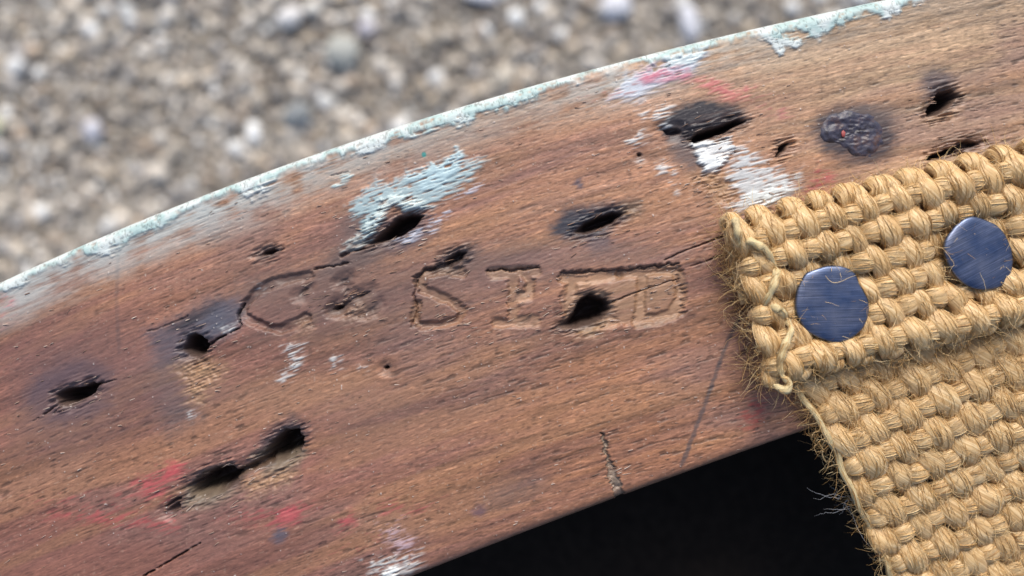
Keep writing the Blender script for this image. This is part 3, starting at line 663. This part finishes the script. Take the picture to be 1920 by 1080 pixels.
# surface strands and stray fuzz
def make_fibres():
    lines, rad, tone = [], [], []
    fz, fr, ft = [], [], []
    for P, wd, tk, side, fib, kk in records:
        n = len(P); nl, nf = len(lines), len(fz)
        T = np.gradient(P, axis=0); T /= np.linalg.norm(T, axis=1)[:, None] + 1e-9
        sd = side[None] - T * (T @ side)[:, None]; sd /= np.linalg.norm(sd, axis=1)[:, None]; N = np.cross(sd, T)
        if N[len(N) // 2 :, 2].mean() < 0: sd, N = -sd, -N
        up = np.where(N[:, 2:3] < -.05, -1.0, 1.0); flat = np.abs(N[:, 2]) > -1
        inside = (P[:, 0] > 1300) & (P[:, 0] < 2060) & (P[:, 1] > 230) & (P[:, 1] < 1150)
        ok = np.nonzero(inside & (N[:, 2] > -.2) & ((kk == KF) | (P[:, 1] > 735 - .247 * (P[:, 0] - 1453) - 20)))[0]
        if len(ok) < 10: continue
        cnt = int(len(ok) * 2.2 * fib)
        for _ in range(cnt):
            i0 = rng.integers(ok[0], ok[-1]); ln = int(rng.integers(5, 11)); i1 = min(i0 + ln, n - 1)
            if i1 - i0 < 4: continue
            idx = np.arange(i0, i1 + 1); th0 = rng.uniform(-.2, math.pi + .2); th = th0 + np.linspace(0, rng.normal(.5, .25), idx.size)
            o = 1.0 + rng.uniform(.0, .05) + (np.linspace(0, 1, idx.size) ** 3) * rng.uniform(0, .35) * (rng.random() < .5)
            L = P[idx] + sd[idx] * (np.cos(th) * wd[idx] * o)[:, None] + N[idx] * (np.sin(th) * tk[idx] * o)[:, None]
            lines.append(L); rad.append(rng.uniform(.45, 1.25)); tone.append(np.clip(rng.normal(.60, .24), 0, 1))
        for _ in range(int(len(ok) * (.85 if P[ok].mean(0)[2] > 45 else 1.7) * fib)):
            i = int(rng.integers(ok[0], ok[-1])); th = rng.uniform(0, math.pi)
            p0 = P[i] + sd[i] * math.cos(th) * wd[i] + N[i] * math.sin(th) * tk[i]
            d0 = sd[i] * math.cos(th) + N[i] * math.sin(th) * .6 + T[i] * rng.normal(0, .9); fz.append(hair(p0, d0, rng.uniform(16, 60), .30)); fr.append(rng.uniform(.25, .5)); ft.append(np.clip(rng.normal(.7, .25), 0, 1))
        for L in lines[nl:] + fz[nf:]: L[:, :2] = np.array([960, 540]) + (L[:, :2] - [960, 540]) * kk
    return lines, rad, tone, fz, fr, ft

def hair(p0, d0, ln, curl, m=7):
    d = np.asarray(d0, float); d = d / (np.linalg.norm(d) + 1e-9); st = ln / m; out = [np.asarray(p0, float)]
    bend = rng.normal(0, curl, 3)
    for _ in range(m):
        d = d + bend * .6 + rng.normal(0, curl * .5, 3); d /= np.linalg.norm(d); out.append(out[-1] + d * st)
    return np.array(out)

lines, rad, tone, fz, fr, ft = make_fibres()
def line_fuzz(a, b_, n, nrm, zlo, zhi, lmin, lmax, curl=.4, spread=7, kk=None):
    kk = KF if kk is None else kk
    a = np.array(a, float); b_ = np.array(b_, float)
    for _ in range(n):
        p = a + (b_ - a) * rng.random() + rng.normal(0, spread, 2)
        d = np.array([nrm[0] + rng.normal(0, .6), nrm[1] + rng.normal(0, .6), rng.normal(-.1, .45)])
        L = hair([p[0], p[1], rng.uniform(zlo, zhi)], d, rng.uniform(lmin, lmax), curl)
        L[:, 2] = np.maximum(L[:, 2], 3) if zlo > 0 else L[:, 2]
        L[:, :2] = np.array([960, 540]) + (L[:, :2] - [960, 540]) * kk
        fz.append(L); fr.append(rng.uniform(.2, .46)); ft.append(np.clip(rng.normal(.5, .3), 0, 1))
line_fuzz((1376, 412), (1412, 560), 240, (-.7, .15), 10, 86, 20, 80, .62, 9); line_fuzz((1412, 560), (1448, 725), 240, (-.7, .2), 10, 86, 20, 80, .62, 9)
line_fuzz((1385, 450), (1400, 540), 60, (-.9, .4), 6, 40, 30, 80, .6)
line_fuzz((1455, 735), (1925, 620), 330, (0, .9), 30, 80, 18, 52); line_fuzz((1390, 402), (1920, 268), 110, (0, -.7), 30, 80, 12, 34)
line_fuzz((1502, 745), (1548, 840), 130, (-.9, .3), 8, 40, 10, 40, .4, 6, KL); line_fuzz((1548, 840), (1700, 1100), 240, (-.9, .3), -40, 30, 8, 36, .4, 6, KL)
line_fuzz((1500, 760), (1920, 660), 260, (.1, .8), 20, 55, 20, 60, .4, 14, KL)
for L_, r0, k_, nm, par in ((list(zip(lines, rad, tone)), 0, 1.0, 'fibre_strands', web), (list(zip(fz, fr, ft)), 0, 1.0, 'frayed_fibres', web)):
    V, Q, T_ = strands([x[0] for x in L_], [x[1] for x in L_], [x[2] for x in L_], k_)
    o = link(nm, mesh_np(nm, V, Q, True, {'tone': ('FLOAT', T_)}), m_fib, par); o['kind'] = 'stuff'

# lint caught on the frayed edge
m_lint, nt, b = mat('pale_lint'); b.inputs['Base Color'].default_value = (.52, .54, .58, 1); b.inputs['Roughness'].default_value = .6
nz = node(nt, 'ShaderNodeTexNoise', Scale=900.0); rp = node(nt, 'ShaderNodeValToRGB'); rp.color_ramp.elements[0].color = (.34, .36, .42, 1); rp.color_ramp.elements[1].color = (.7, .7, .7, 1)
nt.links.new(nz.outputs['Fac'], rp.inputs['Fac']); nt.links.new(rp.outputs['Color'], b.inputs['Base Color'])
ll = []
for q in range(9):
    ll.append(hair((rng.uniform(1585, 1632), rng.uniform(938, 960), -8), (rng.normal(-.7, .3), rng.normal(-.1, .4), .1), rng.uniform(40, 80), 1.3, 22))
ll.append(np.array([(1632, 960, -10), (1612, 950, -6), (1600, 936, -4), (1588, 938, -4), (1574, 932, -4), (1560, 936, -6), (1548, 944, -8), (1536, 942, -10)], float))
ll.append(np.array([(1595, 950, -10), (1612, 975, -12), (1622, 1000, -14), (1636, 1024, -16), (1656, 1046, -18), (1672, 1066, -20)], float))
V, Q, T_ = strands(ll, [.38] * len(ll), [.5] * len(ll), KL)
o = link('lint_thread', mesh_np('lint_thread', V, Q, True), m_lint); tag(o, 'pale tangled lint thread caught on the frayed lower webbing edge', 'lint')

# ------------------------------------------------------------------ blued steel tacks
def steel(name, ang):
    m, nt, b = mat(name)
    tc = node(nt, 'ShaderNodeTexCoord'); mp_ = node(nt, 'ShaderNodeMapping'); mp_.inputs['Rotation'].default_value = (0, 0, math.radians(ang)); mp_.inputs['Scale'].default_value = (160, 7000, 200)
    rot = node(nt, 'ShaderNodeVectorRotate', rotation_type='Z_AXIS'); rot.inputs['Angle'].default_value = math.radians(-ang)
    mp_.inputs['Rotation'].default_value = (0, 0, 0)
    nt.links.new(tc.outputs['Object'], rot.inputs['Vector']); nt.links.new(rot.outputs[0], mp_.inputs['Vector'])
    n1 = node(nt, 'ShaderNodeTexNoise', Scale=1.0, Detail=5.0, Roughness=.7); nt.links.new(mp_.outputs[0], n1.inputs['Vector'])
    n2 = node(nt, 'ShaderNodeTexNoise', Scale=260.0, Detail=3.0); nt.links.new(tc.outputs['Object'], n2.inputs['Vector'])
    r1 = node(nt, 'ShaderNodeValToRGB'); e = r1.color_ramp.elements
    e[0].position = .34; e[0].color = (.075, .115, .210, 1); e[1].position = .68; e[1].color = (.200, .220, .285, 1)
    nt.links.new(n2.outputs['Fac'], r1.inputs['Fac'])
    r2 = node(nt, 'ShaderNodeValToRGB'); e = r2.color_ramp.elements
    e[0].position = .34; e[0].color = (.45, .46, .50, 1); e[1].position = .74; e[1].color = (2.1, 2.0, 1.95, 1); x = e.new(.5); x.color = (.9, .92, 1, 1)
    nt.links.new(n1.outputs['Fac'], r2.inputs['Fac'])
    mx = node(nt, 'ShaderNodeMix', data_type='RGBA', blend_type='MULTIPLY'); mx.inputs[0].default_value = .8
    nt.links.new(r1.outputs['Color'], mx.inputs[6]); nt.links.new(r2.outputs['Color'], mx.inputs[7]); nt.links.new(mx.outputs[2], b.inputs['Base Color'])
    b.inputs['Metallic'].default_value = .9; b.inputs['Roughness'].default_value = .42
    bm_ = node(nt, 'ShaderNodeBump', Strength=.55, Distance=.00003); nt.links.new(n1.outputs['Fac'], bm_.inputs['Height']); nt.links.new(bm_.outputs[0], b.inputs['Normal'])
    return m
def tack(outline, ztop, tilt, ang, label):
    c = outline.mean(0); rel = (outline - c)
    # round the traced outline a little
    n = 96; d = np.r_[0, np.cumsum(np.linalg.norm(np.diff(np.r_[rel, rel[:1]], axis=0), axis=1))]; s = np.linspace(0, d[-1], n, endpoint=False)
    R = np.stack([np.interp(s, d, np.r_[rel[:, q], rel[:1, q]]) for q in (0, 1)], 1)
    for _ in range(2): R = (np.roll(R, 1, 0) + 2 * R + np.roll(R, -1, 0)) / 4
    V, F = [], []
    for sc_, dz in ((.0005, 1.2), (.45, 1.0), (.8, .5), (.94, 0), (.985, -1.6), (1.0, -4), (.985, -8.5), (.6, -9.5), (.2, -10)):
        V.append(np.c_[R * sc_, np.full(n, dz)])
    k = len(V); V = np.concatenate(V); V[:, 2] += (V[:, 0] * tilt[0] + V[:, 1] * tilt[1])
    i, j = np.meshgrid(np.arange(k - 1), np.arange(n), indexing='ij'); j2 = (j + 1) % n
    Q = np.stack([i * n + j, (i + 1) * n + j, (i + 1) * n + j2, i * n + j2], -1).reshape(-1, 4)
    kk = 1 - ztop * S / D
    root = empty('upholstery_tack', ((c[0] - 960) * S * kk, (540 - c[1]) * S * kk, ztop * S)); tag(root, label, 'tack', 'blued steel tacks holding the webbing')
    W_ = np.c_[V[:, 0] * S * kk, -V[:, 1] * S * kk, V[:, 2] * S]
    ms = steel('blued_steel', ang)
    link('head', mesh_np('head', W_, Q, True), ms, root)
    sq = np.array([(-1, -1), (1, -1), (1, 1), (-1, 1)], float); V = np.concatenate([np.c_[sq * w_ * S, np.full(4, z * S)] for w_, z in ((13, -8), (10, -70), (6, -130), (.8, -175))])
    i, j = np.meshgrid(np.arange(3), np.arange(4), indexing='ij'); j2 = (j + 1) % 4
    link('shank', mesh_np('shank', V, np.stack([i * 4 + j, i * 4 + j2, (i + 1) * 4 + j2, (i + 1) * 4 + j], -1).reshape(-1, 4), False), ms, root)
tack(t1, 80, (.02, .01), 1, 'deep blue steel tack head with level scratches beside the zigzag edge cord')
tack(t2, 82, (-.02, .01), 27, 'greyer blue steel tack head with slanting scratches away from the edge cord')

# a few loose fibres lying on the blued heads
fl_ = [spline(np.c_[np.array(p, float) / 6 + [1460, 480], np.full(len(p), 84.5)], 24) for p in ([(540, 220), (570, 270), (610, 300), (660, 310), (680, 290), (700, 300), (750, 270), (820, 235), (905, 210)], [(290, 290), (300, 320), (305, 340)])]
fl_ += [spline(np.c_[np.array(p, float) / 6 + [1740, 380], np.full(len(p), 86)], 24) for p in ([(200, 540), (240, 580), (270, 630), (310, 680), (315, 710), (275, 720), (265, 770), (250, 810)],)]
V, Q, T_ = strands(fl_, [.5] * 3, [.9] * 3, KF)
o = link('fallen_fibres', mesh_np('fallen_fibres', V, Q, True, {'tone': ('FLOAT', T_)}), m_fib, web); o['kind'] = 'stuff'

# ------------------------------------------------------------------ corroded head of an older tack, still in the wood
rc = np.array([(870, 590), (920, 545), (990, 528), (1060, 545), (1120, 545), (1165, 600), (1190, 640), (1180, 700), (1140, 755), (1060, 772), (1000, 745), (950, 695), (885, 690), (862, 640)], float) / 2.571 + [1200, 0]
def rusted():
    c = rc.mean(0); rel = rc - c; n = 72
    d = np.r_[0, np.cumsum(np.linalg.norm(np.diff(np.r_[rel, rel[:1]], axis=0), axis=1))]; s = np.linspace(0, d[-1], n, endpoint=False)
    R = np.stack([np.interp(s, d, np.r_[rel[:, q], rel[:1, q]]) for q in (0, 1)], 1)
    for _ in range(3): R = (np.roll(R, 1, 0) + 2 * R + np.roll(R, -1, 0)) / 4
    rs = np.r_[np.linspace(.01, .97, 26), 1.0, 1.0]; V = []
    for q, r in enumerate(rs):
        x, y = R[:, 0] * r, R[:, 1] * r
        z = 1.0 + 9 * (fbm(x / 26 + 4, y / 16 + 8, 3, 4) - .5) + 3.5 * (fbm(x / 6 + 4, y / 4 + 8, 5, 2) - .5) + 3 * (1 - r ** 4) - 3 * r ** 10
        if q == len(rs) - 1: z = np.full(n, -12.0)
        V.append(np.c_[x, y, z])
    k = len(V); V = np.concatenate(V)
    i, j = np.meshgrid(np.arange(k - 1), np.arange(n), indexing='ij'); j2 = (j + 1) % n
    Q = np.stack([i * n + j, (i + 1) * n + j, (i + 1) * n + j2, i * n + j2], -1).reshape(-1, 4)
    m, nt, b = mat('corroded_iron'); tc = node(nt, 'ShaderNodeTexCoord'); n2 = node(nt, 'ShaderNodeTexNoise', Scale=420.0, Detail=6.0, Roughness=.7); nt.links.new(tc.outputs['Object'], n2.inputs['Vector'])
    r1 = node(nt, 'ShaderNodeValToRGB'); e = r1.color_ramp.elements; e[0].position = .36; e[0].color = (.022, .016, .018, 1); e[1].position = .68; e[1].color = (.10, .055, .045, 1); x = e.new(.52); x.color = (.050, .050, .078, 1)
    nt.links.new(n2.outputs['Fac'], r1.inputs['Fac']); nt.links.new(r1.outputs['Color'], b.inputs['Base Color']); b.inputs['Roughness'].default_value = .42
    bm_ = node(nt, 'ShaderNodeBump', Strength=.7, Distance=.0002); nt.links.new(n2.outputs['Fac'], bm_.inputs['Height']); nt.links.new(bm_.outputs[0], b.inputs['Normal'])
    root = empty('rusted_tack', ((c[0] - 960) * S, (540 - c[1]) * S, 0)); tag(root, 'dark corroded old tack head sunk in the wood above the webbing', 'tack')
    link('head', mesh_np('head', np.c_[V[:, 0] * S, -V[:, 1] * S, V[:, 2] * S], Q, True), m, root)
    md, nt, b = mat('red_paint_fleck'); nz = node(nt, 'ShaderNodeTexNoise', Scale=900.0); rp = node(nt, 'ShaderNodeValToRGB'); rp.color_ramp.elements[0].color = (.30, .05, .05, 1); rp.color_ramp.elements[1].color = (.40, .10, .09, 1)
    nt.links.new(nz.outputs['Fac'], rp.inputs['Fac']); nt.links.new(rp.outputs['Color'], b.inputs['Base Color'])
    Vp = IV2 * np.array([4, 6.5, 1.6]) * (1 + .5 * (fbm(IV2[:, 0] * 2 + 3, IV2[:, 1] * 2 + IV2[:, 2], 4)[:, None] - .5)) * S
    o = link('paint_fleck', mesh_np('paint_fleck', Vp, IF2, True), md, root); o.location = ((1580 - c[0]) * S, -(251 - c[1]) * S, 3.2 * S); o['label'] = 'small red paint fleck'
rusted()

# ------------------------------------------------------------------ torn splinters round the holes
def splinters():
    ls, rs, ts = [], [], []
    gdir = lambda x: np.array([1, -(0.43 - .00012 * x)]) / math.hypot(1, .43 - .00012 * x)
    def add(x, y, n, spread, tn, lmin=10, lmax=26):
        for _ in range(n):
            p = np.array([x, y]) + rng.normal(0, spread, 2) * [1, .5]; g = gdir(x) * rng.choice([-1, 1]) + rng.normal(0, .16, 2); z = face_z(*p)
            if z < -14: continue
            ls.append(hair((p[0], p[1], z + .4), (g[0], g[1], rng.uniform(.0, .35)), rng.uniform(lmin, lmax) * .8, .05, 5)); rs.append(rng.uniform(.5, 1.2)); ts.append(np.clip(tn + rng.normal(0, .15), 0, 1))
    for x, y, n, s_, tn in ((145, 742, 14, 34, .75), (368, 650, 30, 34, .75), (735, 432, 44, 40, .85), (1120, 422, 34, 38, .5), (1095, 590, 40, 42, .7), (1240, 540, 20, 40, .7), (525, 840, 22, 40, .6), (400, 910, 24, 44, .6), (470, 885, 10, 16, .9),
                            (1340, 250, 20, 44, .5), (1330, 350, 20, 26, .6), (1765, 195, 16, 30, .6), (850, 490, 20, 30, .45), (650, 560, 40, 46, .55), (830, 600, 20, 40, .7), (965, 560, 18, 40, .7), (330, 950, 14, 18, .6), (1150, 880, 16, 14, .6), (1790, 275, 10, 34, .4)):
        add(x, y, n, s_, tn)
    for _ in range(260):
        x = rng.uniform(0, 1500); y = rng.uniform(yT(x) + 30, min(yB(x) - 10, 1075)); add(x, y, 1, 2, .7, 6, 16)
    V, Q, T_ = strands(ls, rs, ts, 1.0, .15)
    m, nt, b = mat('torn_wood'); at = node(nt, 'ShaderNodeAttribute', attribute_name='tone'); rp = node(nt, 'ShaderNodeValToRGB'); e = rp.color_ramp.elements
    e[0].color = (.05, .032, .026, 1); e[1].color = (.62, .50, .42, 1); x = e.new(.5); x.color = (.26, .15, .10, 1)
    nt.links.new(at.outputs['Fac'], rp.inputs['Fac']); nt.links.new(rp.outputs['Color'], b.inputs['Base Color'])
    o = link('splinters', mesh_np('splinters', V, Q, True, {'tone': ('FLOAT', T_)}), m, rail); o['kind'] = 'stuff'
splinters()

# ------------------------------------------------------------------ black sheet added to stand for the shaded void under the seat
def cover():
    m, nt, b = mat('black_void'); tc = node(nt, 'ShaderNodeTexCoord'); wv = node(nt, 'ShaderNodeTexNoise', Scale=500.0, Detail=3.0); nt.links.new(tc.outputs['Object'], wv.inputs['Vector'])
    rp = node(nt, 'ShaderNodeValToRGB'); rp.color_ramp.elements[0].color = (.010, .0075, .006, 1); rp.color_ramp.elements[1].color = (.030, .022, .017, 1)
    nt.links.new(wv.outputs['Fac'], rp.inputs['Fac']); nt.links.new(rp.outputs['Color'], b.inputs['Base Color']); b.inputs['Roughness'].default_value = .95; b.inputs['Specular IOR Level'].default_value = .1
    cx = np.linspace(-700, 2690, 120); v = np.linspace(0, 1, 40)
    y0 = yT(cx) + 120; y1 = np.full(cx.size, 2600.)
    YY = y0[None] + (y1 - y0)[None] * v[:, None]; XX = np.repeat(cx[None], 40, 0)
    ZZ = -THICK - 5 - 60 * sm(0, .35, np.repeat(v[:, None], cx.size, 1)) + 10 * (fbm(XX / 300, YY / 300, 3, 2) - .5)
    i, j = np.meshgrid(np.arange(39), np.arange(cx.size - 1), indexing='ij'); n = cx.size
    Q = np.stack([i * n + j, (i + 1) * n + j, (i + 1) * n + j + 1, i * n + j + 1], -1).reshape(-1, 4)
    o = link('void_sheet', mesh_np('void_sheet', W3(np.stack([XX.ravel(), YY.ravel(), ZZ.ravel()], 1)), Q, True), m)
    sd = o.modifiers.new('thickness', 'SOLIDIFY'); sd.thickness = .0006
    tag(o, 'added black sheet standing in for the shaded void under the rail and webbing', 'dark void')
cover()
